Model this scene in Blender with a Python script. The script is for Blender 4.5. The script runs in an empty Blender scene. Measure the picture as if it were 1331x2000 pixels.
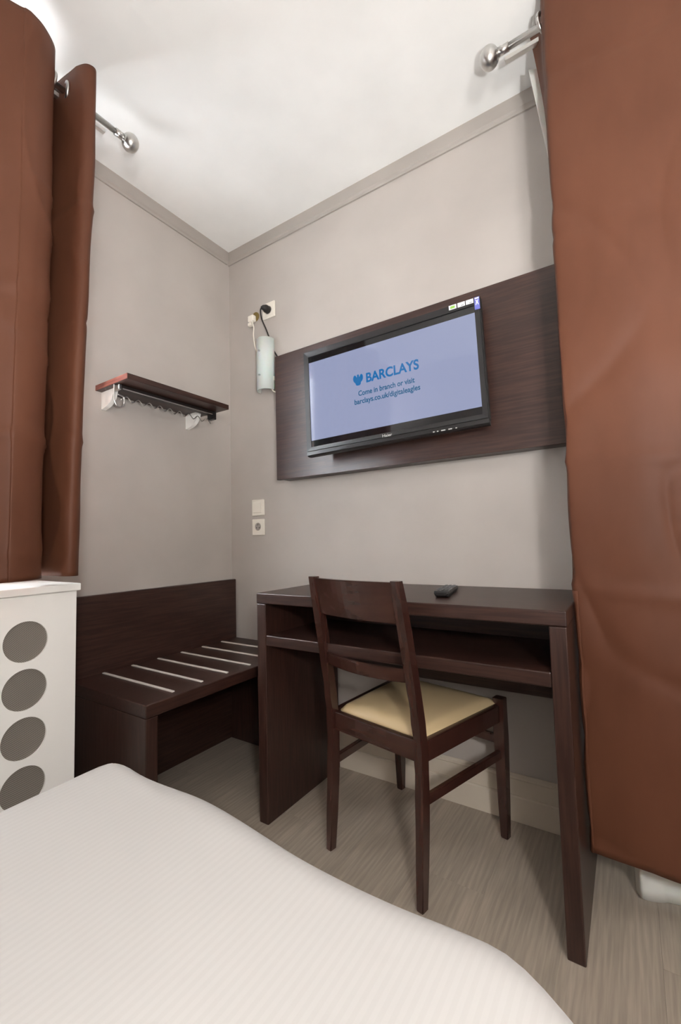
import bpy, bmesh, math, random
from mathutils import Vector, Matrix, noise
random.seed(7)
scene = bpy.context.scene
C = scene.collection
PI = math.pi

# ---------------------------------------------------------------- camera, world, exposure
CAM = Vector((1.719, -1.587, 0.946)); YAW, PIT, ROL, FPX = -0.58, 0.065, -0.026, 854.25
fw = Vector((math.sin(YAW)*math.cos(PIT), math.cos(YAW)*math.cos(PIT), math.sin(PIT)))
rt = fw.cross(Vector((0, 0, 1))).normalized(); up = rt.cross(fw)
r2 = math.cos(ROL)*rt + math.sin(ROL)*up; u2 = -math.sin(ROL)*rt + math.cos(ROL)*up
cd = bpy.data.cameras.new('camera'); cam = bpy.data.objects.new('camera', cd); C.objects.link(cam)
M = Matrix((r2, u2, -fw)).transposed().to_4x4(); M.translation = CAM
cam.matrix_world = M
cd.sensor_fit = 'VERTICAL'; cd.sensor_height = 36.0; cd.lens = FPX/2000*36.0; cd.clip_start = 0.02
scene.camera = cam
scene.view_settings.view_transform = 'Standard'; scene.view_settings.look = 'None'
scene.view_settings.gamma = 1.0; scene.view_settings.use_curve_mapping = False
scene.view_settings.exposure = 0.0

w = bpy.data.worlds.new('daylight'); scene.world = w; w.use_nodes = True
w.node_tree.nodes['Background'].inputs[0].default_value = (0.92, 0.96, 1.0, 1)
w.node_tree.nodes['Background'].inputs[1].default_value = 2.0

def area_light(name, loc, target, sx, sy, watts, col):
    l = bpy.data.lights.new(name, 'AREA'); l.shape = 'RECTANGLE'; l.size = sx; l.size_y = sy
    l.energy = watts; l.color = col
    o = bpy.data.objects.new(name, l); C.objects.link(o); o.location = loc
    o.rotation_euler = (Vector(target)-Vector(loc)).to_track_quat('-Z', 'Y').to_euler()
    return o
# daylight just outside the window glass of the left wall and of the back wall
area_light('window_daylight', (-0.16, -1.45, 1.6), (1, -1.45, 1.6), 0.95, 1.3, 260, (0.95, 0.98, 1.0))
area_light('balcony_daylight', (2.35, 0.16, 1.1), (2.35, -1, 1.1), 0.9, 2.0, 10, (0.95, 0.98, 1.0))
ADDED_LAMP_W = 58.0              # unseen wall lamp added behind the camera to brighten the lower room
ADDED_UPLIGHT_W = 76.0             # unseen uplighter added beside the camera, in place of a bounced flash

# ---------------------------------------------------------------- helpers
def srgb(r, g, b):
    f = lambda c: (c/12.92 if c <= .04045 else ((c+.055)/1.055)**2.4)
    return (f(r/255), f(g/255), f(b/255), 1)

def mat(name, col, rough=.5, metal=0, coat=0, spec=.5, sheen=0, trans=0):
    m = bpy.data.materials.new(name); m.use_nodes = True
    b = m.node_tree.nodes['Principled BSDF']
    b.inputs['Base Color'].default_value = col; b.inputs['Roughness'].default_value = rough
    b.inputs['Metallic'].default_value = metal; b.inputs['Coat Weight'].default_value = coat
    b.inputs['Specular IOR Level'].default_value = spec
    b.inputs['Sheen Weight'].default_value = sheen; b.inputs['Transmission Weight'].default_value = trans
    return m, m.node_tree, b

def noise_ramp(nt, scale, c0, c1, vec=None, detail=4, p0=.35, p1=.65):
    n = nt.nodes.new('ShaderNodeTexNoise'); n.inputs['Scale'].default_value = scale; n.inputs['Detail'].default_value = detail
    if vec: nt.links.new(vec, n.inputs['Vector'])
    r = nt.nodes.new('ShaderNodeValToRGB'); r.color_ramp.elements[0].position = p0; r.color_ramp.elements[1].position = p1
    r.color_ramp.elements[0].color = c0; r.color_ramp.elements[1].color = c1
    nt.links.new(n.outputs['Fac'], r.inputs['Fac'])
    return n, r

def mapping(nt, scale):
    t = nt.nodes.new('ShaderNodeTexCoord'); mp = nt.nodes.new('ShaderNodeMapping')
    mp.inputs['Scale'].default_value = scale
    nt.links.new(t.outputs['Object'], mp.inputs['Vector'])
    return mp.outputs['Vector']

def bump(nt, b, src, strength, dist=.001):
    bp = nt.nodes.new('ShaderNodeBump'); bp.inputs['Strength'].default_value = strength; bp.inputs['Distance'].default_value = dist
    nt.links.new(src, bp.inputs['Height']); nt.links.new(bp.outputs['Normal'], b.inputs['Normal'])

def paint(name, rgb, rough=.6, var=4, bs=.15):
    m, nt, b = mat(name, srgb(*rgb), rough)
    n, r = noise_ramp(nt, 3, srgb(*[c-var for c in rgb]), srgb(*[c+var for c in rgb]), mapping(nt, (1, 1, 1)))
    nt.links.new(r.outputs['Color'], b.inputs['Base Color'])
    n2 = nt.nodes.new('ShaderNodeTexNoise'); n2.inputs['Scale'].default_value = 220
    bump(nt, b, n2.outputs['Fac'], bs, .0006)
    return m

def wood(name, dark, light, axis, rough=.38, coat=0.0, fine=160, var_obj=0, bs=.25):
    m, nt, b = mat(name, srgb(*dark), rough, coat=coat)
    s = [fine, fine, fine]; s[axis] = fine*.05
    v = mapping(nt, s)
    n, r = noise_ramp(nt, 1.0, srgb(*dark), srgb(*light), v, 3, .38, .68)
    s2 = [9, 9, 9]; s2[axis] = 1.2
    v2 = mapping(nt, s2)
    n2, rr = noise_ramp(nt, 1.0, (.88, .88, .88, 1), (1.1, 1.09, 1.08, 1), v2, 4, .3, .7)
    mx = nt.nodes.new('ShaderNodeMix'); mx.data_type = 'RGBA'; mx.blend_type = 'MULTIPLY'; mx.inputs[0].default_value = 1
    nt.links.new(r.outputs['Color'], mx.inputs[6]); nt.links.new(rr.outputs['Color'], mx.inputs[7])
    out = mx.outputs[2]
    if var_obj:
        oi = nt.nodes.new('ShaderNodeObjectInfo'); mr = nt.nodes.new('ShaderNodeMapRange')
        mr.inputs[3].default_value = 1-var_obj; mr.inputs[4].default_value = 1+var_obj
        nt.links.new(oi.outputs['Random'], mr.inputs[0])
        hs = nt.nodes.new('ShaderNodeHueSaturation'); nt.links.new(mr.outputs[0], hs.inputs['Value']); nt.links.new(out, hs.inputs['Color'])
        out = hs.outputs['Color']
    nt.links.new(out, b.inputs['Base Color'])
    bump(nt, b, n.outputs['Fac'], bs, .0005)
    return m

MT = {}
MT['wall'] = paint('grey_wall_paint', (181, 174, 168), .62)
MT['trimgrey'] = paint('grey_trim_paint', (166, 159, 152), .5)
MT['ceil'] = paint('ceiling_paint', (247, 247, 245), .75)
MT['skirt'] = paint('skirting_paint', (214, 203, 187), .45)
MT['white'] = paint('white_lacquer', (250, 249, 245), .35, 1, .03)
MT['plastic'] = paint('white_plastic', (240, 234, 222), .35, 1, .02)
WD, WL = (44, 26, 21), (62, 40, 33)
MT['wengeX'] = wood('wenge_grain_along_x', WD, WL, 0)
MT['wengeY'] = wood('wenge_grain_along_y', WD, WL, 1)
MT['wengeZ'] = wood('wenge_grain_along_z', WD, WL, 2)
MT['edge'] = wood('red_brown_edge_band', (120, 66, 56), (150, 92, 80), 0, .4)
MT['chairwood'] = wood('stained_beech', (54, 31, 26), (68, 41, 34), 2, .27, .35, 60, 0, .08)
MT['chairwoodX'] = wood('stained_beech_rail', (58, 34, 28), (66, 40, 33), 0, .27, .35, 60, 0, .08)
MT['plank'] = wood('grey_oak_laminate', (158, 147, 134), (176, 164, 150), 1, .36, 0, 130, .03, .03)
MT['chrome'] = mat('brushed_steel', (.62, .61, .59, 1), .28, 1)[0]
MT['alu'] = mat('satin_aluminium', (.75, .73, .70, 1), .38, 1)[0]
MT['strip'] = mat('pale_strip', srgb(214, 208, 200), .4)[0]
MT['dark'] = mat('dark_metal', srgb(40, 34, 32), .4, .3)[0]
MT['blackp'] = mat('black_plastic', srgb(22, 21, 22), .35)[0]
MT['bezel'] = mat('tv_bezel_plastic', srgb(30, 29, 30), .38)[0]
MT['screen'] = mat('tv_glass', (.006, .006, .007, 1), .06, spec=.6)[0]
def emis(name, rgb, s, rough=.08, base=(.01, .01, .01, 1)):
    m, nt, b = mat(name, base, rough); b.inputs['Emission Color'].default_value = srgb(*rgb); b.inputs['Emission Strength'].default_value = s
    return m
MT['picture'] = emis('lit_picture', (152, 160, 193), .92)
MT['blue'] = emis('lit_blue_lettering', (0, 112, 182), .85)
MT['teal'] = emis('lit_teal_lettering', (4, 104, 152), .72)
MT['silver'] = mat('silver_print', srgb(190, 190, 188), .4)[0]
MT['stick_w'] = mat('white_sticker', srgb(238, 240, 245), .35)[0]
MT['stick_g'] = mat('green_print', srgb(140, 190, 90), .4)[0]
MT['stick_p'] = mat('violet_sticker', srgb(104, 110, 190), .35)[0]
MT['rubber'] = mat('black_rubber', srgb(28, 25, 24), .6)[0]
MT['btn'] = mat('grey_buttons', srgb(96, 96, 98), .5)[0]
MT['brass'] = mat('old_brass', srgb(150, 130, 80), .4, .7)[0]
MT['mesh_g'] = None
m, nt, b = mat('beige_leatherette', srgb(214, 190, 148), .38)
n, r = noise_ramp(nt, 320, (0, 0, 0, 1), (1, 1, 1, 1)); bump(nt, b, n.outputs['Fac'], .12, .0006); MT['seat'] = m
# frosted glass
m, nt, b = mat('frosted_glass', srgb(232, 234, 229), .55, trans=.15); b.inputs['Subsurface Weight'].default_value = .2; MT['frost'] = m
# window glass
m, nt, b = mat('window_glass', (.95, .97, 1, 1), .02, trans=1); MT['glass'] = m
# perforated metal sheet behind the round holes
m, nt, b = mat('perforated_metal', srgb(120, 114, 108), .5, .2)
v = mapping(nt, (1, 1, 1))
sx = nt.nodes.new('ShaderNodeSeparateXYZ'); nt.links.new(v, sx.inputs[0])
def sine(o, k):
    a = nt.nodes.new('ShaderNodeMath'); a.operation = 'MULTIPLY'; a.inputs[1].default_value = k; nt.links.new(o, a.inputs[0])
    s_ = nt.nodes.new('ShaderNodeMath'); s_.operation = 'SINE'; nt.links.new(a.outputs[0], s_.inputs[0]); return s_.outputs[0]
mu = nt.nodes.new('ShaderNodeMath'); mu.operation = 'MULTIPLY'
nt.links.new(sine(sx.outputs[1], 1250), mu.inputs[0]); nt.links.new(sine(sx.outputs[2], 1250), mu.inputs[1])
rp = nt.nodes.new('ShaderNodeValToRGB'); rp.color_ramp.elements[0].color = srgb(148, 142, 134); rp.color_ramp.elements[1].color = srgb(70, 65, 60)
rp.color_ramp.elements[0].position = .0; rp.color_ramp.elements[1].position = .6
nt.links.new(mu.outputs[0], rp.inputs['Fac']); nt.links.new(rp.outputs['Color'], b.inputs['Base Color']); MT['mesh_g'] = m
# brown satin curtain
m, nt, b = mat('brown_satin', srgb(112, 66, 46), .55, spec=.22)
b.inputs['Sheen Roughness'].default_value = .4
n, r = noise_ramp(nt, 6, srgb(86, 51, 35), srgb(95, 58, 41), mapping(nt, (1, 1, .4)))
nt.links.new(r.outputs['Color'], b.inputs['Base Color'])
n2 = nt.nodes.new('ShaderNodeTexNoise'); n2.inputs['Scale'].default_value = 5; n2.inputs['Detail'].default_value = 3
n2.inputs['Distortion'].default_value = .8; nt.links.new(mapping(nt, (1, 1, .8)), n2.inputs['Vector'])
bump(nt, b, n2.outputs['Fac'], .15, .012); MT['curtain'] = m
m, nt, b = mat('white_voile', srgb(236, 234, 228), .8); b.inputs['Subsurface Weight'].default_value = .1; MT['voile'] = m
# striped white satin bed linen
m, nt, b = mat('striped_white_linen', srgb(236, 234, 229), .5, sheen=.2)
v = mapping(nt, (1, 1, 1))
wv = nt.nodes.new('ShaderNodeTexWave'); wv.wave_type = 'BANDS'; wv.bands_direction = 'X'; wv.inputs['Scale'].default_value = 34
nt.links.new(v, wv.inputs['Vector'])
rp = nt.nodes.new('ShaderNodeValToRGB'); rp.color_ramp.elements[0].position = .42; rp.color_ramp.elements[1].position = .58
rp.color_ramp.elements[0].color = srgb(203, 202, 200); rp.color_ramp.elements[1].color = srgb(206, 205, 203)
nt.links.new(wv.outputs['Fac'], rp.inputs['Fac']); nt.links.new(rp.outputs['Color'], b.inputs['Base Color'])
bump(nt, b, wv.outputs['Fac'], .06, .0005); MT['linen'] = m
MT['mattress'] = paint('mattress_ticking', (225, 222, 214), .8, 2, .1)

def add_box(bm, x0, x1, y0, y1, z0, z1, bev=0.0):
    t = bmesh.new(); bmesh.ops.create_cube(t, size=1)
    for v in t.verts: v.co = Vector(((x0+x1)/2+v.co.x*(x1-x0), (y0+y1)/2+v.co.y*(y1-y0), (z0+z1)/2+v.co.z*(z1-z0)))
    if bev > 0: bmesh.ops.bevel(t, geom=t.edges[:], offset=bev, segments=2, affect='EDGES', profile=.5)
    me = bpy.data.meshes.new('t'); t.to_mesh(me); t.free(); bm.from_mesh(me); bpy.data.meshes.remove(me)
    return bm
def bx(*a, bev=0.0015): return add_box(bmesh.new(), *a, bev)

def add_prism(bm, pts, axis, a0, a1):
    """extrude a 2-D outline along an axis; pts are the other two coordinates in xyz order"""
    def P(p, a):
        q = list(p); q.insert(axis, a); return Vector(q)
    v0 = [bm.verts.new(P(p, a0)) for p in pts]; v1 = [bm.verts.new(P(p, a1)) for p in pts]
    n = len(pts)
    bm.faces.new(v0); bm.faces.new(v1[::-1])
    for i in range(n): bm.faces.new((v0[i], v1[i], v1[(i+1) % n], v0[(i+1) % n]))
    bmesh.ops.recalc_face_normals(bm, faces=bm.faces[:])
    return bm

def add_tube(bm, path, r, seg=10, cap=True):
    path = [Vector(p) for p in path]; rings = []
    prev = None
    for i, p in enumerate(path):
        d = (path[min(i+1, len(path)-1)]-path[max(i-1, 0)]).normalized()
        if prev is None:
            a = d.cross(Vector((0, 0, 1)))
            if a.length < .01: a = d.cross(Vector((1, 0, 0)))
        else: a = prev-d*prev.dot(d)
        a.normalize(); prev = a; b_ = d.cross(a)
        rr = r[i] if isinstance(r, (list, tuple)) else r
        rings.append([bm.verts.new(p+a*rr*math.cos(2*PI*k/seg)+b_*rr*math.sin(2*PI*k/seg)) for k in range(seg)])
    for i in range(len(rings)-1):
        for k in range(seg): bm.faces.new((rings[i][k], rings[i][(k+1) % seg], rings[i+1][(k+1) % seg], rings[i+1][k]))
    if cap: bm.faces.new(rings[0][::-1]); bm.faces.new(rings[-1])
    bmesh.ops.recalc_face_normals(bm, faces=bm.faces[:])
    return bm

def spline(pts, n=12):
    pts = [Vector(p) for p in pts]; out = []
    for i in range(len(pts)-1):
        p0 = pts[max(i-1, 0)]; p1 = pts[i]; p2 = pts[i+1]; p3 = pts[min(i+2, len(pts)-1)]
        for k in range(n):
            t = k/n
            out.append(.5*((2*p1)+(-p0+p2)*t+(2*p0-5*p1+4*p2-p3)*t*t+(-p0+3*p1-3*p2+p3)*t**3))
    out.append(pts[-1]); return out

def obj(name, bm, m, parent=None, smooth=False):
    me = bpy.data.meshes.new(name)
    if isinstance(bm, bmesh.types.BMesh): bm.to_mesh(me); bm.free()
    else: me = bm
    o = bpy.data.objects.new(name, me); C.objects.link(o)
    me.materials.clear(); me.materials.append(MT[m] if isinstance(m, str) else m)
    if smooth:
        for p in me.polygons: p.use_smooth = True
    if parent: o.parent = parent
    return o
def tag(o, label, cat, group=None):
    o['label'] = label; o['category'] = cat
    if group: o['group'] = group
    return o
def thing(name, label, cat, loc=(0, 0, 0), rotz=0, group=None):
    o = bpy.data.objects.new(name, None); C.objects.link(o); o.location = loc; o.rotation_euler = (0, 0, rotz)
    o.empty_display_size = .05
    return tag(o, label, cat, group)
def struct(name, bm, m, label=None, parent=None):
    o = obj(name, bm, m, parent)
    if not parent: o['kind'] = 'structure'; o['label'] = label; o['category'] = name.split('_')[0]
    return o
def text_mesh(s, size, ext=.0004, bold=0, xs=1, shear=0, sp=1):
    c = bpy.data.curves.new('txt', 'FONT'); c.body = s; c.size = size; c.extrude = ext; c.offset = bold; c.shear = shear; c.space_character = sp
    o = bpy.data.objects.new('txt', c); C.objects.link(o)
    dg = bpy.context.evaluated_depsgraph_get(); me = bpy.data.meshes.new_from_object(o.evaluated_get(dg))
    bpy.data.objects.remove(o); bpy.data.curves.remove(c)
    return me
def fit_text(s, x0, x1, z0, zcap, y, bold=0, capfrac=None):
    """lettering in the x-z plane facing -y, width x0..x1, baseline z0, height of a capital zcap"""
    me = text_mesh(s, 1.0, .01, bold)
    xs = [v.co.x for v in me.vertices]; a, b_ = min(xs), max(xs)
    h = .70
    for v in me.vertices:
        X = x0+(v.co.x-a)/(b_-a)*(x1-x0); Zz = z0+v.co.y/h*zcap; Y = y-v.co.z*.03
        v.co = (X, Y, Zz)
    return me

# ---------------------------------------------------------------- room shell
RX, RY, H, T = 3.05, -2.16, 2.5, 0.15
fl = struct('floor', bx(-T, RX+T, RY-T, T, -.06, -.012, bev=0), 'skirt', 'grey-beige laminate floor of the room')
pw, pl = .192, 1.29
pm = {}
i = 0; x = 0.0
while x < RX:
    y = -((i*.43) % pl); y0s = []
    yy = 0.0 if y == 0 else 0.0
    cuts = [0.0]; c = -((i*.43+.37) % pl)
    while c > RY: cuts.append(c); c -= pl
    cuts.append(RY)
    x1 = min(x+pw, RX)
    for a, b_ in zip(cuts[:-1], cuts[1:]):
        if a-b_ < .02: continue
        key = (round(x1-x, 3), round(a-b_, 3))
        if key not in pm:
            bm = bx(.0001, x1-x-.0001, b_-a+.0001, -.0001, -.012, 0, bev=.0004); me = bpy.data.meshes.new('plank'); bm.to_mesh(me); bm.free()
            me.materials.append(MT['plank']); pm[key] = me
        o = bpy.data.objects.new('plank', pm[key]); C.objects.link(o); o.location = (x, a, 0); o.parent = fl
    x += pw; i += 1
struct('ceiling', bx(-T, RX+T, RY-T, T, H, H+.1, bev=0), 'ceil', 'smooth white painted ceiling')
# left wall with window opening
WY0, WY1, WZ0, WZ1 = -1.95, -1.0, .92, 2.28
bm = bmesh.new()
add_box(bm, -T, 0, WY1, T, 0, H); add_box(bm, -T, 0, RY-T, WY0, 0, H)
add_box(bm, -T, 0, WY0, WY1, 0, WZ0); add_box(bm, -T, 0, WY0, WY1, WZ1, H)
struct('wall_left', bm, 'wall', 'grey painted wall behind the luggage bench')
# back (TV) wall with balcony window opening
BX0, BX1, BZ0, BZ1 = 1.9, 2.8, .05, 2.2
bm = bmesh.new()
add_box(bm, 0, BX0, 0, T, 0, H); add_box(bm, BX1, RX+T, 0, T, 0, H)
add_box(bm, BX0, BX1, 0, T, 0, BZ0); add_box(bm, BX0, BX1, 0, T, BZ1, H)
struct('wall_back', bm, 'wall', 'grey painted wall behind the television and desk')
struct('wall_right', bx(RX, RX+T, RY, 0, 0, H, bev=0), 'wall', 'grey painted side wall out of view')
struct('wall_front', bx(0, RX, RY-T, RY, 0, H, bev=0), 'wall', 'grey painted wall behind the viewer')
def window(name, axis, a0, a1, z0, z1, pos, label):
    """frame in a wall; axis 1 = runs along y (left wall), 0 = along x"""
    def B(bm, p, q, r_, s_, d0, d1):
        if axis == 1: add_box(bm, d0, d1, p, q, r_, s_, .002)
        else: add_box(bm, p, q, d0, d1, r_, s_, .002)
    bm = bmesh.new(); f = .05
    B(bm, a0, a0+f, z0, z1, pos-.03, pos+.03); B(bm, a1-f, a1, z0, z1, pos-.03, pos+.03)
    B(bm, a0+f, a1-f, z0, z0+f, pos-.03, pos+.03); B(bm, a0+f, a1-f, z1-f, z1, pos-.03, pos+.03)
    mid = (a0+a1)/2; B(bm, mid-.03, mid+.03, z0+f, z1-f, pos-.028, pos+.028)
    o = struct(name, bm, 'white', label)
    for p, q in ((a0+f, mid-.03), (mid+.03, a1-f)):
        bm = bmesh.new(); B(bm, p, q, z0+f, z1-f, pos-.003, pos+.003); obj('pane', bm, 'glass', o)
window('window_1', 1, WY0, WY1, WZ0, WZ1, -.08, 'white framed window hidden behind the short brown curtain')
window('window_2', 0, BX0, BX1, BZ0, BZ1, .08, 'white framed tall window hidden behind the long brown curtain')
# cornice band
CB = .064
prof = [(0, H), (-.016, H), (-.016, H-.05), (-.010, H-.056), (-.007, H-CB), (0, H-CB)]
bm = bmesh.new(); add_prism(bm, prof, 0, 0, RX); struct('trim_1', bm, 'trimgrey', 'grey cornice band along the top of the television wall')
bm = bmesh.new(); add_prism(bm, [(-p, z) for p, z in prof], 1, RY, -.016); struct('trim_2', bm, 'trimgrey', 'grey cornice band along the top of the bench wall')
# baseboard: plinth plus bead moulding
bp_ = [(0, 0), (-.014, 0), (-.014, .078), (-.011, .082), (-.006, .083), (-.006, .132), (-.010, .136), (-.010, .144), (-.004, .150), (0, .150)]
bm = bmesh.new(); add_prism(bm, bp_, 0, 0, BX0); struct('baseboard_back', bm, 'skirt', 'beige stepped baseboard under the desk')
bm = bmesh.new(); add_prism(bm, [(-p, z) for p, z in bp_], 1, RY, -.015); struct('baseboard_left', bm, 'skirt', 'beige stepped baseboard behind the bench')

# ---------------------------------------------------------------- bed and duvet
BEDX0, BEDX1, BEDY0, BEDY1, BEDZ = .905, 2.92, -2.06, -1.112, .572
t = thing('bed', 'single bed carrying the white duvet', 'bed', (1.9, -1.6, 0))
def sub(o, bm_args, m, parent, bev=.003, smooth=False):
    lx, ly, lz = parent.location
    a = bm_args
    return obj(o, bx(a[0]-lx, a[1]-lx, a[2]-ly, a[3]-ly, a[4]-lz, a[5]-lz, bev=bev), m, parent, smooth)
sub('mattress', (.97, 2.88, -2.01, -1.26, .26, .50), 'mattress', t, .03)
sub('base', (.98, 2.87, -2.0, -1.27, .12, .258), 'mattress', t, .01)
for lx in (1.03, 2.8):
    for ly in (-1.33, -1.94): sub('leg', (lx-.025, lx+.025, ly-.025, ly+.025, 0, .118), 'wengeZ', t)
def duvet():
    bm = bmesh.new(); r = .055; drop = .30; th = .0
    x0, x1, y0, y1 = BEDX0+r, BEDX1-r, BEDY0+r, BEDY1-r
    def coords(a, b_, n, m):
        o = []
        for k in range(m): o.append(a-(drop+r*PI/2)*(1-k/m))
        for k in range(n+1): o.append(a+(b_-a)*k/n)
        for k in range(1, m+1): o.append(b_+(drop+r*PI/2)*k/m)
        return o
    xs = coords(x0, x1, 110, 26); ys = coords(y0, y1, 60, 26)
    g = []
    for u in xs:
        row = []
        for v in ys:
            px, py = min(max(u, x0), x1), min(max(v, y0), y1)
            dx, dy = u-px, v-py
            # rounded (chebyshev-like) distance so the corner folds naturally
            d = (abs(dx)**3+abs(dy)**3)**(1/3) if (dx and dy) else max(abs(dx), abs(dy))
            L = math.hypot(dx, dy)
            nx, ny = (dx/L, dy/L) if L > 1e-9 else (0, 0)
            if d < r*PI/2: h = r*math.sin(d/r); z = BEDZ-r+r*math.cos(d/r)
            else: h = r+.02*(d-r*PI/2); z = BEDZ-r-(d-r*PI/2)
            wx, wy = px+nx*h, py+ny*h
            w1 = noise.noise(Vector((u*2.2, v*2.6, 1.3)))*.005+noise.noise(Vector((u*6, v*3.2, 4.1)))*.003
            edge = min(1, d/(r*1.2))
            # soft gathers along the long front edge
            g1 = math.sin(u*17+1.5*noise.noise(Vector((u*3, 0, 0))))*.006*edge if abs(dy) > abs(dx) else math.sin(v*15)*.005*edge
            crown = .012*(1-((2*px-x0-x1)/(x1-x0))**2)*0
            sh = 0 if wx <= 1.0 else .018*min(1, (wx-1.0)/.5)
            if wx > 1.585: q_ = min(1, (wx-1.585)/.17); sh += .070*q_*q_*(3-2*q_)
            wy -= sh*min(1, max(0, (wy+2)/.6))
            row.append(bm.verts.new((wx+nx*g1, wy+ny*g1, z+w1*(1-.5*edge)+g1*.4+crown)))
        g.append(row)
    for i in range(len(xs)-1):
        for j in range(len(ys)-1):
            bm.faces.new((g[i][j], g[i+1][j], g[i+1][j+1], g[i][j+1]))
    return bm
d = obj('duvet', duvet(), 'linen', None, True)
sm = d.modifiers.new('thick', 'SOLIDIFY'); sm.thickness = .02; sm.offset = -1
tag(d, 'white striped satin duvet spread over the bed in the foreground', 'duvet')

# ---------------------------------------------------------------- luggage bench
t = thing('luggage_bench', 'dark wenge luggage bench with tall backboard and metal strips', 'bench', (.25, -.4, 0))
BE = -.805
sub('backboard', (.017, .042, BE-.02, -.012, .0, .765), 'wengeY', t)
sub('bench_top', (.043, .505, BE, -.012, .436, .475), 'wengeY', t)
sub('side_panel', (.043, .505, BE, BE+.04, 0, .4355), 'wengeZ', t)
sub('side_panel', (.043, .505, -.052, -.017, 0, .4355), 'wengeZ', t)
for k in range(6):
    y = -.688+.1135*k
    sub('metal_strip', (.055, .472, y-.005, y+.005, .4745, .479), 'strip', t, .0015)

# ---------------------------------------------------------------- desk
t = thing('desk', 'dark wenge writing desk with an open shelf, against the wall', 'desk', (1.1, -.24, 0))
DX0, DX1, DY0, DY1 = .616, 1.590, -.457, -.018
sub('desk_top', (DX0, DX1, DY0, -.004, .734, .770), 'wengeX', t)
sub('side_panel', (DX0+.001, DX0+.041, DY0+.001, DY1, 0, .7335), 'wengeZ', t)
sub('side_panel', (DX1-.039, DX1-.001, DY0+.001, DY1, 0, .7335), 'wengeZ', t)
sub('shelf', (DX0+.0415, DX1-.0395, DY0+.002, -.105, .592, .627), 'wengeX', t)
sub('back_panel', (DX0+.0415, DX1-.0395, -.1045, -.085, .45, .7335), 'wengeX', t)

# ---------------------------------------------------------------- chair
ca = math.radians(-11.3)
t = thing('desk_chair', 'dark stained wooden chair with beige padded seat, pulled up to the desk', 'chair', (1.234, -.517, 0), ca)
W = .354
def sweep(prof_fn, zs, name, bev=.003):
    """post with rectangular section given for each height: (x0,x1,y0,y1)"""
    bm = bmesh.new(); rings = []
    for z in zs:
        x0, x1, y0, y1 = prof_fn(z)
        rings.append([bm.verts.new(p) for p in ((x0, y0, z), (x1, y0, z), (x1, y1, z), (x0, y1, z))])
    for a, b_ in zip(rings[:-1], rings[1:]):
        for k in range(4): bm.faces.new((a[k], a[(k+1) % 4], b_[(k+1) % 4], b_[k]))
    bm.faces.new(rings[0][::-1]); bm.faces.new(rings[-1])
    bm.edges.ensure_lookup_table()
    le = [e for e in bm.edges if abs(e.verts[0].co.z-e.verts[1].co.z) > 1e-4 or (e.verts[0].co.z in (zs[0], zs[-1]))]
    bmesh.ops.bevel(bm, geom=le, offset=bev, segments=2, affect='EDGES', clamp_overlap=True)
    bmesh.ops.recalc_face_normals(bm, faces=bm.faces[:])
    return obj(name, bm, 'chairwood', t)
def lerp_tab(tab, z):
    for (z0, v0), (z1, v1) in zip(tab[:-1], tab[1:]):
        if z <= z1: k = (z-z0)/(z1-z0); k = max(0, k); return v0+(v1-v0)*k
    return tab[-1][1]
yb = [(0, 0), (.2, .012), (.33, .016), (.42, .014), (.5, .004), (.60, -.013), (.72, -.036), (.838, -.060)]
yf = [(0, .026), (.2, .042), (.33, .048), (.42, .044), (.5, .031), (.60, .014), (.72, -.010), (.838, -.036)]
zz = [0, .1, .2, .27, .33, .38, .42, .46, .5, .55, .60, .66, .72, .78, .838]
for s in (0, 1):
    def pf(z, s=s):
        wd = .021+.006*min(1, z/.4)
        inn = .012*max(0, (z-.45)/.39)
        o = -W if s else 0
        if s: x0 = o+inn*.9; return (x0, x0+wd, lerp_tab(yb, z), lerp_tab(yf, z))
        x1 = .004*min(1, z/.4)-inn*.2; return (x1-wd, x1, lerp_tab(yb, z), lerp_tab(yf, z))
    sweep(pf, zz, 'back_post')
# front legs
FX = {0: (.012, .042), 1: (-.396, -.366)}
for s in (0, 1):
    a, b_ = FX[s]
    def pf(z, a=a, b_=b_):
        k = min(1, z/.3); cx = (a+b_)/2; hw = .012+.005*k
        return (cx-hw, cx+hw, .408-.004*k, .432+.006*k)
    sweep(pf, [0, .1, .2, .3, .43], 'front_leg')
def rail(name, p0, p1, z0, z1, thick, curve=0, n=10, tilt=0, m='chairwood', bev=.003):
    """rail between two plan points; curve bows it along +y (towards the front)"""
    p0 = Vector(p0); p1 = Vector(p1); d = (p1-p0).normalized(); nn = Vector((-d.y, d.x))
    bm = bmesh.new(); rings = []
    for i in range(n+1):
        k = i/n; c = p0.lerp(p1, k)+nn*curve*(1-(2*k-1)**2)
        q = []
        for z, o in ((z0, -thick/2), (z0, thick/2), (z1, thick/2), (z1, -thick/2)):
            tt = tilt*(z-z0)
            q.append(bm.verts.new((c.x+nn.x*(o+tt), c.y+nn.y*(o+tt), z)))
        rings.append(q)
    for a, b_ in zip(rings[:-1], rings[1:]):
        for k in range(4): bm.faces.new((a[k], b_[k], b_[(k+1) % 4], a[(k+1) % 4]))
    bm.faces.new(rings[0]); bm.faces.new(rings[-1][::-1])
    bmesh.ops.recalc_face_normals(bm, faces=bm.faces[:])
    le = [e for e in bm.edges if len(e.link_faces) == 2 and e.calc_face_angle() > .6]
    bmesh.ops.bevel(bm, geom=le, offset=bev, segments=2, affect='EDGES', clamp_overlap=True)
    return obj(name, bm, m, t)
rail('crest_rail', (-W+.030, -.022), (-.024, -.022), .724, .834, .018, -.016, 14, -.21, 'chairwoodX')
rail('back_slat', (-W+.026, .008), (-.024, .008), .566, .602, .016, -.028, 14, -.2, 'chairwoodX')
rail('rear_rail', (-W+.027, .032), (-.023, .032), .358, .413, .02, m='chairwoodX')
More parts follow.
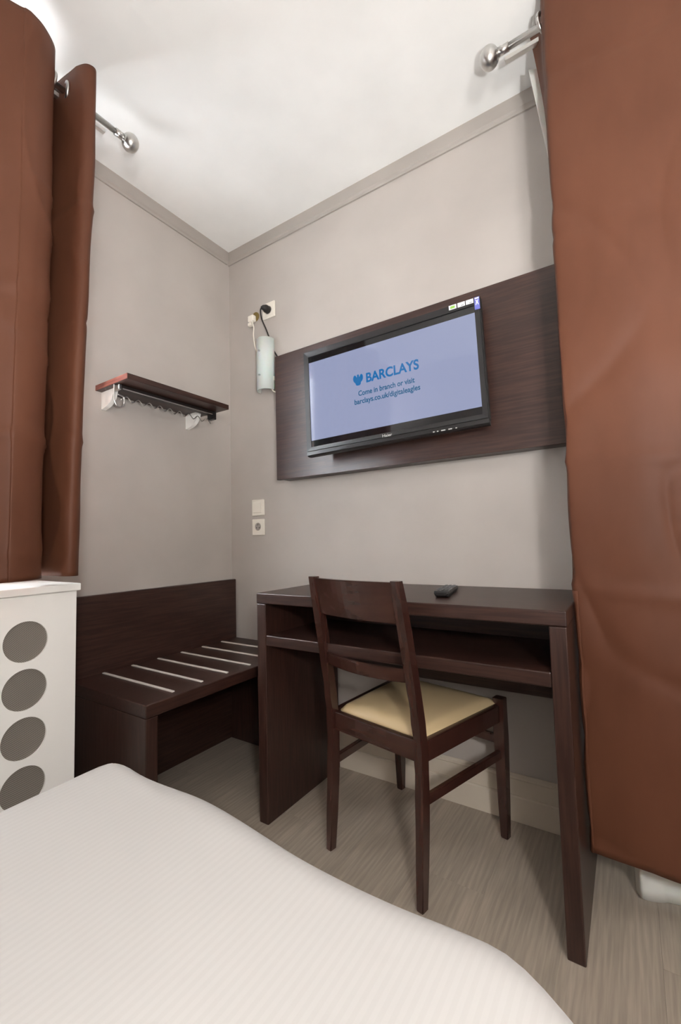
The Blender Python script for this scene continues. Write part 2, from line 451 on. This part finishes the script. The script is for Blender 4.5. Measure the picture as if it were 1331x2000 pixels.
rail('front_rail', (-.364, .420), (.010, .420), .358, .413, .02)
rail('side_rail', (-.008, .046), (.024, .404), .358, .413, .022)
rail('side_rail', (-W+.012, .046), (-.381, .404), .358, .413, .022)
rail('stretcher', (-.010, .042), (.026, .406), .245, .272, .016)
rail('stretcher', (-W+.012, .042), (-.381, .406), .245, .272, .016)
rail('stretcher', (-.366, .420), (.012, .420), .285, .312, .016)
# padded seat, trapezoid with domed top
bm = bmesh.new(); N = 24; rows = []
for j in range(N+1):
    v = j/N; y = .050+v*.366
    xl = -W+.026-.036*v+.004; xr = -.014+.034*v
    if v > .93: pass
    row = []
    for i in range(N+1):
        u = i/N; e = min(u, 1-u, v, 1-v)
        k = min(1, e/.10); z = .413+.018*math.sqrt(max(0, 1-(1-k)**2))+.012*math.sin(PI*u)*math.sin(PI*v)
        row.append(bm.verts.new((xl+(xr-xl)*u, y, z)))
    rows.append(row)
for j in range(N):
    for i in range(N): bm.faces.new((rows[j][i], rows[j][i+1], rows[j+1][i+1], rows[j+1][i]))
rim = [rows[0][i] for i in range(N+1)]+[rows[j][N] for j in range(1, N+1)]+[rows[N][i] for i in range(N-1, -1, -1)]+[rows[j][0] for j in range(N-1, 0, -1)]
low = [bm.verts.new((v.co.x, v.co.y, .402)) for v in rim]
for i in range(len(rim)): bm.faces.new((rim[i], low[i], low[(i+1) % len(rim)], rim[(i+1) % len(rim)]))
bm.faces.new(low); bmesh.ops.recalc_face_normals(bm, faces=bm.faces[:])
so = obj('seat_cushion', bm, 'seat', t, True); so['label'] = 'beige leatherette seat pad'

# ---------------------------------------------------------------- wall panel and television
t = thing('wall_panel', 'dark wenge rectangular wall panel behind the television', 'panel', (.985, -.04, 1.5))
sub('front_board', (.393, 1.577, -.086, -.064, 1.228, 1.805), 'wengeX', t, .001)
sub('rear_frame', (.397, 1.573, -.0635, -.001, 1.232, 1.801), 'wengeX', t, .001)

yaw, tilt, roll = .061, -.025, .034
ex = Vector((math.cos(yaw), math.sin(yaw), 0)); nn = Vector((math.sin(yaw), -math.cos(yaw), 0))
uu = math.cos(tilt)*Vector((0, 0, 1))+math.sin(tilt)*nn
ex2 = math.cos(roll)*ex+math.sin(roll)*uu; uu2 = -math.sin(roll)*ex+math.cos(roll)*uu; dn = uu2.cross(ex2)  # local +y = away from the viewer
tv = thing('television', 'flat black television with a lit blue-grey screen, on the dark wall panel', 'television')
Mx = Matrix((ex2, dn, uu2)).transposed().to_4x4(); Mx.translation = Vector((1.002, -.172, 1.517)); tv.matrix_world = Mx
def ring(x0, x1, z0, z1, X0, X1, Z0, Z1, y0, y1, dy=0):
    """rectangular frame: outer x0.. inner X0.., front at y0, back at y1, inner edge recessed by dy"""
    bm = bmesh.new()
    fo = [bm.verts.new(p) for p in ((x0, y0, z0), (x1, y0, z0), (x1, y0, z1), (x0, y0, z1))]
    fi = [bm.verts.new(p) for p in ((X0, y0+dy*.3, Z0), (X1, y0+dy*.3, Z0), (X1, y0+dy*.3, Z1), (X0, y0+dy*.3, Z1))]
    ii = [bm.verts.new((v.co.x, y0+dy, v.co.z)) for v in fi]
    bo = [bm.verts.new((v.co.x, y1, v.co.z)) for v in fo]
    for k in range(4):
        l = (k+1) % 4
        bm.faces.new((fo[k], fo[l], fi[l], fi[k])); bm.faces.new((fi[k], fi[l], ii[l], ii[k])); bm.faces.new((fo[l], fo[k], bo[k], bo[l]))
    bi = [bm.verts.new((v.co.x, y1, v.co.z)) for v in ii]
    for k in range(4):
        l = (k+1) % 4
        bm.faces.new((ii[k], ii[l], bi[l], bi[k])); bm.faces.new((bo[k], bo[l], bi[l], bi[k]))
    bmesh.ops.recalc_face_normals(bm, faces=bm.faces[:])
    le = [e for e in bm.edges if len(e.link_faces) == 2 and e.calc_face_angle() > .8 and abs(e.verts[0].co.y-y0) < 1e-5 and abs(e.verts[1].co.y-y0) < 1e-5]
    bmesh.ops.bevel(bm, geom=le, offset=.004, segments=3, affect='EDGES')
    return bm
obj('bezel', ring(-.3575, .3575, -.202, .2185, -.334, .337, -.183, .1935, 0, .03, .005), 'bezel', tv)
bm = bx(-.35, .35, .0305, .046, -.2, .212, bev=.004); add_box(bm, -.25, .25, .046, .062, -.16, .14, .01)
obj('back_shell', bm, 'blackp', tv)
obj('lower_trim', add_prism(bmesh.new(), [(.001, -.2022), (.03, -.2022), (.03, -.219), (.012, -.2185), (.003, -.214)], 0, -.356, .356), 'blackp', tv)
obj('wall_mount', bx(-.1, .1, .062, .083, -.1, .1), 'dark', tv)
sc = obj('screen', bx(-.336, .339, .005, .02, -.185, .195, bev=0), 'screen', tv); sc['label'] = 'glossy black glass with a lit picture'
obj('picture', bx(-.3335, .3365, .0044, .0049, -.1565, .1685, bev=0), 'picture', sc)
yL = .0043
obj('headline_lettering', fit_text('BARCLAYS', -.077, .132, .0265, .035, yL, .03), 'blue', sc)
obj('slogan_lettering', fit_text('Come in branch or visit', -.113, .113, -.0195, .0195, yL, .02), 'teal', sc)
obj('address_lettering', fit_text('barclays.co.uk/digitaleagles', -.131, .132, -.0505, .0195, yL, .02), 'teal', sc)
# round spread-winged emblem in front of the headline
half = [(0, .0655), (.0035, .0645), (.0045, .060), (.0042, .0555), (.007, .0555), (.009, .061), (.0125, .0645), (.0165, .0638), (.0200, .0590), (.0215, .0515), (.0205, .0440), (.0175, .0380), (.0135, .0345), (.0115, .0310), (.0105, .0260), (.0065, .0225), (0, .0215)]
outl = [(-.111+x, z) for x, z in half]+[(-.111-x, z) for x, z in half[-2:0:-1]]
obj('emblem', add_prism(bmesh.new(), [(x, z) for x, z in outl], 1, yL-.0003, yL), 'blue', sc)
obj('maker_lettering', fit_text('Haier', -.021, .017, -.1985, .0105, -.0004, .01), 'silver', tv)
for k, (x, w_) in enumerate(((.168, .006), (.182, .005), (.197, .014), (.222, .012), (.246, .005))):
    obj('button_mark', bx(x, x+w_, .001, .0025, -.2145, -.211, bev=0), 'silver', tv)
for k, (x0, x1) in enumerate(((.253, .279), (.283, .308), (.311, .336))):
    s_ = obj('sticker', bx(x0, x1, -.0008, 0, .201, .2165, bev=.0003), 'stick_w', tv); s_['label'] = 'small white sticker'
    if k == 0: obj('print', bx(x0+.005, x1-.005, -.0012, -.0008, .204, .213, bev=0), 'stick_g', s_)
    else: obj('print', bx(x0+.012, x1-.004, -.0012, -.0008, .2035, .2055, bev=0), 'btn', s_)
s_ = obj('sticker', bx(.339, .356, -.0008, 0, .174, .2175, bev=.0003), 'stick_p', tv); s_['label'] = 'violet sticker with a white figure'
obj('print', add_prism(bmesh.new(), [(.3425, .190), (.3445, .190), (.3475, .198), (.3505, .190), (.3525, .190), (.3495, .202), (.3525, .2065), (.351, .2075), (.3475, .204), (.344, .2075), (.3425, .2065), (.3455, .202)], 1, -.0012, -.0008), 'stick_w', s_)
obj('print', bx(.341, .354, -.0012, -.0008, .211, .2155, bev=0), 'stick_w', s_)

# ---------------------------------------------------------------- hat shelf with coat hooks
t = thing('hat_shelf', 'small dark wall shelf with a zigzag hook wire beneath, beside the short curtain', 'shelf', (.1, -.45, 1.56))
sub('board', (.001, .222, -.700, -.214, 1.5575, 1.579), 'wengeY', t, .001)
eb = sub('edge_band', (.002, .221, -.7012, -.7002, 1.558, 1.5785), 'edge', t, 0); eb['label'] = 'red-brown board end'
for y in (-.668, -.272):
    pr = [(.001, 1.557), (.088, 1.557), (.088, 1.548)]+[(.001+.085*math.cos(a), 1.546-.056*math.sin(a)) for a in [k*PI/2/8 for k in range(1, 8)]]+[(.001, 1.488)]
    lx, ly, lz = t.location
    bm = add_prism(bmesh.new(), [(p-lx, q-lz) for p, q in pr], 1, y-ly-.009, y-ly+.009)
    o = obj('bracket', bm, 'white', t); o['label'] = 'white rounded bracket'
sub('hook_rail', (.118, .146, -.680, -.232, 1.540, 1.557), 'dark', t, .002)
sub('rail_lip', (.146, .150, -.675, -.236, 1.540, 1.544), 'alu', t, .0008)
sub('rail_end', (.112, .152, -.246, -.226, 1.520, 1.5565), 'blackp', t, .002)
sub('rail_end', (.112, .152, -.692, -.6805, 1.536, 1.5565), 'chrome', t, .002)
L = Vector(t.location)
zig = []
n = 9
for k in range(2*n+1): zig.append(Vector((.13, -.672+.43*k/(2*n), 1.512+(.009 if k % 2 else -.009)))-L)
o = obj('zigzag_wire', add_tube(bmesh.new(), spline(zig, 4), .0022, 7), 'chrome', t, True)
lp = [Vector(p)-L for p in ((.134, -.700, 1.555), (.134, -.700, 1.52), (.134, -.698, 1.492), (.134, -.688, 1.476), (.134, -.672, 1.474), (.134, -.662, 1.486), (.134, -.660, 1.505), (.134, -.664, 1.516), (.134, -.685, 1.520))]
obj('loop_hook', add_tube(bmesh.new(), spline(lp, 6), .003, 8), 'chrome', t, True)

# ---------------------------------------------------------------- wall lamp, added unseen lamps, sockets, cords
def wall_lamp(loc, rotz, shade_mat, label, lit):
    t = thing('wall_lamp', label, 'lamp', loc, rotz)
    # half-cylinder glass shade bulging along local -y, standing off the wall
    bm = bmesh.new(); R_ = .047; n = 20; hh = .128
    ro = []; ri = []
    for k in range(n+1):
        a = PI*(-.06+1.12*k/n)
        c_, s_ = math.cos(a), math.sin(a)
        ro.append([bm.verts.new((R_*c_, -.028-R_*s_, z)) for z in (-hh, hh)])
        ri.append([bm.verts.new(((R_-.004)*c_, -.028-(R_-.004)*s_, z)) for z in (-hh, hh)])
    for k in range(n):
        bm.faces.new((ro[k][0], ro[k+1][0], ro[k+1][1], ro[k][1])); bm.faces.new((ri[k+1][0], ri[k][0], ri[k][1], ri[k+1][1]))
        bm.faces.new((ro[k][1], ro[k+1][1], ri[k+1][1], ri[k][1])); bm.faces.new((ri[k][0], ri[k+1][0], ro[k+1][0], ro[k][0]))
    for e in (0, n): bm.faces.new((ro[e][0], ro[e][1], ri[e][1], ri[e][0]))
    bmesh.ops.recalc_face_normals(bm, faces=bm.faces[:])
    obj('shade', bm, shade_mat, t, True)
    obj('back_plate', bx(-.030, .030, -.008, -.001, -.09, .09), 'white', t)
    obj('lamp_holder', add_tube(bmesh.new(), [(0, -.03, -.06), (0, -.03, -.02)], .016, 12), 'white', t, True)
    obj('bulb', add_tube(bmesh.new(), [(0, -.03, -.019), (0, -.03, .0), (0, -.03, .04), (0, -.03, .07), (0, -.03, .085)], [.010, .017, .019, .014, .004], 12), 'frost', t, True)
    for z in (-.06, .06): obj('arm', bx(-.004, .004, -.083, -.0085, z-.003, z+.003, bev=.0008), 'chrome', t)
    obj('switch', bx(.041, .051, -.03, -.016, -.082, -.062, bev=.002), 'plastic', t)
    return t
lamp = wall_lamp((.286, 0, 1.808), 0, 'frost', 'frosted half-round glass wall lamp left of the television panel', False)
wall_lamp((2.3, RY, 1.32), PI, 'frost', 'added unseen frosted wall lamp on the wall behind the bed', True)  # second lamp is out of view, added for light under the desk
pl_ = bpy.data.lights.new('added_wall_lamp_light', 'POINT'); pl_.energy = ADDED_LAMP_W; pl_.shadow_soft_size = .09; pl_.color = (1.0, .985, .965)
po_ = bpy.data.objects.new('added_wall_lamp_light', pl_); C.objects.link(po_); po_.location = (2.3, RY+.19, 1.32)
t = thing('added_uplighter', 'added unseen white swing-arm uplighter on the wall behind the bed', 'lamp', (2.02, RY, .82))  # made-up lamp out of view, added to bounce light off the ceiling
obj('wall_plate', add_tube(bmesh.new(), [(0, .001, 0), (0, .012, 0), (0, .02, 0)], [.045, .044, .012], 24), 'white', t, True)
obj('arm', add_tube(bmesh.new(), spline([(0, .02, 0), (0, .2, .0), (0, .42, .0), (0, .5, .012), (0, .52, .05)], 8), .009, 12), 'white', t, True)
bm = bmesh.new(); n = 28; pf_ = [(.012, .05), (.03, .055), (.042, .075), (.047, .095), (.044, .095), (.039, .077), (.026, .061)]
rings = [[bm.verts.new((r_*math.cos(2*PI*k/n), .52+r_*math.sin(2*PI*k/n), z)) for k in range(n)] for r_, z in pf_]
for a_, b_ in zip(rings[:-1], rings[1:]):
    for k in range(n): bm.faces.new((a_[k], a_[(k+1) % n], b_[(k+1) % n], b_[k]))
bm.faces.new(rings[-1]); bm.faces.new(rings[0][::-1]); bmesh.ops.recalc_face_normals(bm, faces=bm.faces[:])
obj('shade', bm, 'white', t, True)
sl = bpy.data.lights.new('added_uplighter_light', 'SPOT'); sl.energy = ADDED_UPLIGHT_W; sl.spot_size = math.radians(180); sl.spot_blend = .36
sl.shadow_soft_size = .03; sl.color = (1.0, 1.0, .99)
so_ = bpy.data.objects.new('added_uplighter_light', sl); C.objects.link(so_); so_.location = (2.02, RY+.52, .93); so_.rotation_euler = (PI, 0, 0)
L = Vector(lamp.location)
obj('lead', add_tube(bmesh.new(), spline([Vector(p)-L for p in ((.19, -.034, 2.075), (.205, -.030, 2.03), (.196, -.022, 1.99), (.20, -.015, 1.93), (.225, -.012, 1.88), (.265, -.010, 1.84))], 8), .003, 8), 'plastic', lamp, True)
obj('lead', add_tube(bmesh.new(), spline([Vector(p)-L for p in ((.315, -.03, 1.70), (.33, -.028, 1.672), (.36, -.02, 1.665), (.396, -.012, 1.672))], 8), .003, 8), 'plastic', lamp, True)

def plate(bm, cx, cz, s=.04, d=.009): add_box(bm, cx-s, cx+s, -d, -.0005, cz-s, cz+s, .003); return bm
def disc(cx, cz, r, y0, y1, seg=20): return add_tube(bmesh.new(), [(cx, y0, cz), (cx, y1, cz)], r, seg)
t = thing('wall_socket', 'white square power socket above the wall lamp with a black plug in it', 'socket', (.287, 0, 2.098))
obj('face_plate', plate(bmesh.new(), 0, 0), 'plastic', t); obj('socket_well', disc(0, 0, .021, -.0095, -.0088), 'trimgrey', t)
t = thing('power_cord', 'black plug and cord running down behind the wall lamp', 'cord', (.287, -.0098, 2.098))
obj('plug', add_tube(bmesh.new(), [(0, -.0005, 0), (0, -.022, 0), (-.004, -.034, -.001), (-.012, -.040, -.003)], [.019, .018, .012, .006], 14), 'rubber', t, True)
obj('cord', add_tube(bmesh.new(), spline([(-.012, -.038, -.003), (-.022, -.032, -.014), (-.024, -.02, -.05), (-.008, -.008, -.10), (.012, -.001, -.16), (.03, -.001, -.21), (.062, -.002, -.262), (.088, -.002, -.31), (.104, -.002, -.33)], 8), .0036, 8), 'rubber', t, True)
t = thing('wall_plug', 'small white plug in a round brass-rimmed hole, left of the upper socket', 'plug', (.187, 0, 2.083))
obj('rim', add_tube(bmesh.new(), [(.006, -.0005, .012), (.006, -.004, .012)], .024, 20), 'brass', t)
obj('plug_body', bx(-.024, .014, -.030, -.0045, -.018, .014, bev=.005), 'plastic', t)
obj('plug_side', bx(-.030, -.004, -.024, -.0045, -.036, -.0185, bev=.004), 'plastic', t)
t = thing('light_switch', 'white square light switch on the wall above the lower socket', 'switch', (.197, 0, 1.119))
obj('face_plate', plate(bmesh.new(), 0, 0), 'plastic', t); obj('rocker', bx(-.026, .026, -.0125, -.0092, -.026, .026, bev=.0015), 'plastic', t)
t = thing('wall_socket', 'white square power socket directly below the light switch', 'socket', (.197, 0, 1.022))
obj('face_plate', plate(bmesh.new(), 0, 0), 'plastic', t)
obj('socket_well', disc(0, .002, .019, -.0098, -.0088), MT['trimgrey'], t)
obj('earth_pin', add_tube(bmesh.new(), [(0, -.010, .012), (0, -.018, .012)], .0028, 10), 'chrome', t)
for sx_ in (-.009, .009): obj('pin_hole', disc(sx_, -.003, .0028, -.0102, -.0096, 10), 'rubber', t)

# ---------------------------------------------------------------- remote control
t = thing('remote_control', 'black remote control lying on the desk top', 'remote', (1.232, -.243, .7705), math.radians(10))
bm = bmesh.new(); rings = []
for k, (y, hw, z0, z1) in enumerate(((-.098, .016, .006, .014), (-.094, .0225, .002, .0185), (-.06, .0235, .0, .0205), (.0, .0215, .0, .019), (.06, .0215, 0, .0185), (.085, .0215, .001, .0175), (.091, .018, .004, .014))):
    rings.append([bm.verts.new(p) for p in ((-hw*.8, y, z0), (hw*.8, y, z0), (hw, y, (z0+z1)*.55), (hw*.94, y, z1), (-hw*.94, y, z1), (-hw, y, (z0+z1)*.55))])
for a, b_ in zip(rings[:-1], rings[1:]):
    for k in range(6): bm.faces.new((a[k], a[(k+1) % 6], b_[(k+1) % 6], b_[k]))
bm.faces.new(rings[0][::-1]); bm.faces.new(rings[-1]); bmesh.ops.recalc_face_normals(bm, faces=bm.faces[:])
obj('body', bm, 'blackp', t)
bme = bpy.data.meshes.new('button'); b_ = bx(-.004, .004, -.003, .003, 0, .0022, bev=.0008); b_.to_mesh(b_ and bme); b_.free(); bme.materials.append(MT['btn'])
for j in range(9):
    for i_ in range(3 if j not in (4,) else 1):
        o = bpy.data.objects.new('button', bme); C.objects.link(o); o.parent = t
        y = -.078+j*.0185; hz = lerp_tab([(-.1, .0195), (-.06, .0205), (0, .019), (.06, .0185), (.1, .017)], y)
        o.location = (0 if j == 4 else (i_-1)*.0125, y, hz)
        if j == 4: o.scale = (2.6, 2.2, 1.2)

# ---------------------------------------------------------------- radiator cover with round holes
t = thing('radiator_cover', 'white radiator cover with a column of round mesh-backed holes', 'radiator cover', (.15, -1.4, 0))
RXF, RYE, RZT = .30, -.905, .815
c = bpy.data.curves.new('panel', 'CURVE'); c.dimensions = '2D'; c.fill_mode = 'BOTH'; c.extrude = .003
def poly(pts):
    s_ = c.splines.new('POLY'); s_.points.add(len(pts)-1); s_.use_cyclic_u = True
    for p, q in zip(s_.points, pts): p.co = (q[0], q[1], 0, 1)
ya, yb_ = RYE, -1.95
poly([(yb_, .0), (ya, .0), (ya, RZT), (yb_, RZT)])
holes = []
for j in range(6):
    for i_ in range(5):
        yy, zz_ = -1.037-.172*i_, .687-.131*j+.004*0
        if zz_ < .06: continue
        holes.append((yy, zz_)); poly([(yy+.055*math.cos(a), zz_+.056*math.sin(a)) for a in [2*PI*k/48 for k in range(48)]][::-1])
o = bpy.data.objects.new('x', c); C.objects.link(o)
me = bpy.data.meshes.new_from_object(o.evaluated_get(bpy.context.evaluated_depsgraph_get())); bpy.data.objects.remove(o)
for v in me.vertices: v.co = Vector((RXF-.003+v.co.z-.15, v.co.x+1.4, v.co.y))
obj('front_panel', me, 'white', t)
sub('lid', (.016, RXF+.012, -1.955, RYE+.008, RZT+.0005, RZT+.022), 'white', t)
sub('end_panel', (.016, RXF-.0100, RYE-.018, RYE, .0, RZT), 'white', t)
sub('end_panel', (.016, RXF-.0100, -1.95, -1.932, .0, RZT), 'white', t)
for yy, zz_ in holes:
    if zz_ < .2 and False: continue
    o = sub('mesh_disc', (RXF-.009, RXF-.0063, yy-.060, yy+.060, zz_-.060, zz_+.060), 'mesh_g', t, 0); o['label'] = 'grey perforated metal'

# ---------------------------------------------------------------- curtains and rods
GRID = []
def curtain(name, tops, bots, zt, zb, label, m='curtain', rows=90, seed=0, wr=.004, n=14, creases=(), sweepfn=None):
    a = spline([Vector((p[0], p[1], 0)) for p in tops], n); b_ = spline([Vector((p[0], p[1], 0)) for p in bots], n)
    # real thickness: offset both faces along the plan normal
    arc = [0.0]
    for p, q in zip(a[:-1], a[1:]): arc.append(arc[-1]+(q-p).length)
    bm = bmesh.new(); grid = []
    for j in range(rows+1):
        k = j/rows; row = []
        for i in range(len(a)):
            e = k*k*(3-2*k); p = a[i].lerp(b_[i], e if sweepfn is None else sweepfn(k, i/len(a)))
            q0 = a[max(i-1, 0)].lerp(b_[max(i-1, 0)], k); q1 = a[min(i+1, len(a)-1)].lerp(b_[min(i+1, len(b_)-1)], k)
            d_ = (q1-q0); nv = Vector((-d_.y, d_.x, 0))
            if nv.length > 1e-6: nv.normalize()
            z0 = zt(i/len(a)) if callable(zt) else zt
            z = z0+(zb-z0)*k
            s_ = arc[i]
            wv_ = noise.noise(Vector((s_*5+seed, z*1.6, seed)))*wr+noise.noise(Vector((s_*9+z*5+seed, z*6-s_*7, seed+5)))*wr*.35
            rg = 1-abs(noise.noise(Vector((s_*3.1+z*1.9+seed*3, z*2.6-s_*2.2, seed+9))))*2.2
            wv_ += max(0, rg)**5*wr*.8
            wv_ *= min(1, .12+s_/.12)
            for zc, amp, wd in creases: wv_ += amp*math.exp(-((z-zc-.012*math.sin(s_*9+zc))/wd)**2)
            p = p+nv*wv_
            row.append(bm.verts.new((p.x, p.y, z+.004*math.sin(s_*7) * (k > .98))))
        grid.append(row)
    for j in range(rows):
        for i in range(len(a)-1): bm.faces.new((grid[j][i], grid[j][i+1], grid[j+1][i+1], grid[j+1][i]))
    t = thing(name, label, 'curtain', (0, 0, 0))
    GRID.clear(); GRID.extend([[v.co.copy() for v in row] for row in grid])
    o = obj('fabric', bm, m, t, True)
    s_ = o.modifiers.new('thick', 'SOLIDIFY'); s_.thickness = .0022; s_.offset = 0
    return t
def eyelet(parent, p, nrm, r=.026):
    nrm = Vector(nrm).normalized(); a = nrm.cross(Vector((0, 0, 1))).normalized(); u = a.cross(nrm)
    pts = [Vector(p)+a*r*math.cos(2*PI*k/24)+u*r*math.sin(2*PI*k/24) for k in range(25)]
    o = obj('eyelet', add_tube(bmesh.new(), pts, .0055, 8, False), 'chrome', parent, True); return o
RZ = 2.40
# short curtain on the left (window of the left wall)
tailL = [(.384, -1.11), (.36, -1.17), (.30, -1.21), (.24, -1.24), (.235, -1.27), (.30, -1.30), (.37, -1.35), (.385, -1.42), (.33, -1.49), (.24, -1.53), (.25, -1.57), (.34, -1.61), (.385, -1.68), (.34, -1.76), (.25, -1.80), (.27, -1.85), (.36, -1.90), (.37, -1.97)]
topL = [(.350, -.898), (.384, -.908), (.393, -.922), (.376, -.940), (.315, -.952), (.235, -.964), (.215, -.978), (.24, -.992), (.31, -1.000), (.358, -1.018), (.386, -1.06), (.389, -1.098)]+tailL
botL = [(.328, -.918), (.360, -.931), (.376, -.950), (.370, -.966), (.335, -.976), (.250, -.986), (.225, -.997), (.25, -1.010), (.335, -1.022), (.366, -1.034), (.386, -1.07), (.391, -1.11)]+[(.31+(x-.31)*.6+.03, y-.01) for x, y in tailL]
cl = curtain('curtain', topL, botL, 2.455, .862, 'short brown satin curtain hanging over the white radiator cover', seed=2, rows=120, wr=.006, creases=((1.98, .004, .012), (1.62, -.003, .01), (1.25, .003, .012)))
eyelet(cl, (.297, -.955, RZ), (-.25, -1, 0)); eyelet(cl, (.297, -1.0, RZ), (.1, -1, 0)); eyelet(cl, (.297, -1.212, RZ), (.8, .6, 0)); eyelet(cl, (.297, -1.30, RZ), (.8, -.6, 0))
# long curtain on the right (window of the back wall)
tail = [(2.06, .0), (2.10, .09), (2.14, .13), (2.18, .09), (2.23, .01), (2.32, -.01), (2.40, .03), (2.45, .11), (2.50, .13), (2.55, .08), (2.60, .0), (2.69, -.01), (2.78, .03), (2.86, .08)]
topR = [(1.556, -.228), (1.570, -.238), (1.590, -.262), (1.600, -.30), (1.604, -.330), (1.618, -.350), (1.67, -.362), (1.74, -.366), (1.82, -.362), (1.90, -.362), (1.98, -.36)]+[(x, -.35+d_) for x, d_ in tail]
botR = [(1.622, -.262), (1.608, -.265), (1.597, -.276), (1.5935, -.290), (1.596, -.302), (1.606, -.310), (1.66, -.316), (1.74, -.322), (1.82, -.32), (1.90, -.318), (1.98, -.32)]+[(x, -.32+d_*.6) for x, d_ in tail]
cr = curtain('curtain', topR, botR, 2.455, .158, 'long brown satin curtain hanging to the floor at the right of the desk', seed=9, rows=150, wr=.0065, creases=((1.75, .003, .012), (1.13, -.004, .014), (.80, -.004, .014)), sweepfn=lambda k, u: 1-(1-min(1, k*1.6))**3)
eyelet(cr, (1.600, -.283, RZ), (.9, -.4, 0), .028); eyelet(cr, (2.088, -.283, RZ), (.8, .6, 0)); eyelet(cr, (2.19, -.283, RZ), (.8, -.6, 0))
# turned hem along the long curtain's leading edge
bm = bmesh.new(); prev = None
for row in GRID[::2]:
    if row[0].z > .83: continue
    wd = 30
    cur = []
    for i in range(40, 40+wd):
        e_ = math.sin(PI*(i-40)/(wd-1))**.4
        cur.append(bm.verts.new(row[i]+Vector((-.0004, -.0022-.0022*e_, 0))))
    if prev:
        for a_ in range(wd-1): bm.faces.new((prev[a_], prev[a_+1], cur[a_+1], cur[a_]))
    prev = cur
ho = obj('hem', bm, 'curtain', cr, True)
sm = ho.modifiers.new('thick', 'SOLIDIFY'); sm.thickness = .0016; sm.offset = 0
# white voile behind the long curtain
topS = [(1.545, -.205), (1.575, -.190), (1.62, -.185), (1.67, -.215), (1.72, -.190), (1.78, -.18), (1.84, -.16), (1.92, -.175), (2.0, -.16), (2.1, -.175), (2.2, -.16), (2.3, -.175), (2.4, -.16), (2.5, -.175), (2.6, -.16), (2.7, -.175), (2.82, -.17)]
botS = [(1.684, -.165), (1.69, -.180), (1.70, -.19), (1.73, -.185), (1.76, -.175), (1.79, -.170), (1.85, -.16), (1.93, -.175), (2.0, -.16), (2.1, -.175), (2.2, -.16), (2.3, -.175), (2.4, -.16), (2.5, -.175), (2.6, -.16), (2.7, -.175), (2.82, -.17)]
curtain('voile_curtain', topS, botS, lambda s: 2.37, .012, 'white voile curtain showing behind and below the long brown curtain', 'voile', seed=5, wr=.004, sweepfn=lambda k, u: min(1, k*2.2))

def rod(axis, ballpos, end, label, railoff, rail_tip):
    """pole along an axis from the ball finial to `end`; axis 0 = x, 1 = y"""
    t = thing('curtain_rod', label, 'curtain rod', (0, 0, 0))
    p0 = Vector(ballpos); p1 = p0.copy(); p1[axis] = end
    d_ = (p1-p0).normalized()
    obj('pole', add_tube(bmesh.new(), [p0+d_*.03, p1], .0095, 16), 'chrome', t, True)
    obj('collar', add_tube(bmesh.new(), [p0+d_*.024, p0+d_*.056], .012, 16), 'chrome', t, True)
    bm = bmesh.new(); bmesh.ops.create_uvsphere(bm, u_segments=28, v_segments=18, radius=.031)
    for v in bm.verts:
        v.co[axis] *= .92; v.co += p0
    obj('finial', bm, 'chrome', t, True)
    q0 = p0+Vector(railoff); q0[axis] = rail_tip; q1 = q0.copy(); q1[axis] = end
    s_ = .007; lo = [min(q0[i], q1[i])-s_*(i != axis) for i in range(3)]; hi = [max(q0[i], q1[i])+s_*(i != axis) for i in range(3)]
    obj('rear_rail', bx(lo[0], hi[0], lo[1], hi[1], lo[2], hi[2], bev=.001), 'alu', t)
    return t
rl = rod(1, (.295, -.738, RZ), -2.05, 'steel curtain rod with ball end above the short curtain', (-.032, 0, -.002), -.815)
rr = rod(0, (1.449, -.281, RZ), 2.95, 'steel curtain rod with ball end above the long curtain', (0, .034, -.002), 1.487)
for y in (-1.02, -1.93):
    bm = add_box(bmesh.new(), .001, .008, y-.02, y+.02, RZ-.05, RZ+.04, .001); add_box(bm, .008, .29, y-.006, y+.006, RZ-.022, RZ-.0105, .001)
    obj('bracket', bm, 'chrome', rl)
for x in (1.85, 2.88):
    bm = add_box(bmesh.new(), x-.02, x+.02, -.008, -.001, RZ-.05, RZ+.04, .001); add_box(bm, x-.006, x+.006, -.277, -.008, RZ-.022, RZ-.0105, .001)
    obj('bracket', bm, 'chrome', rr)
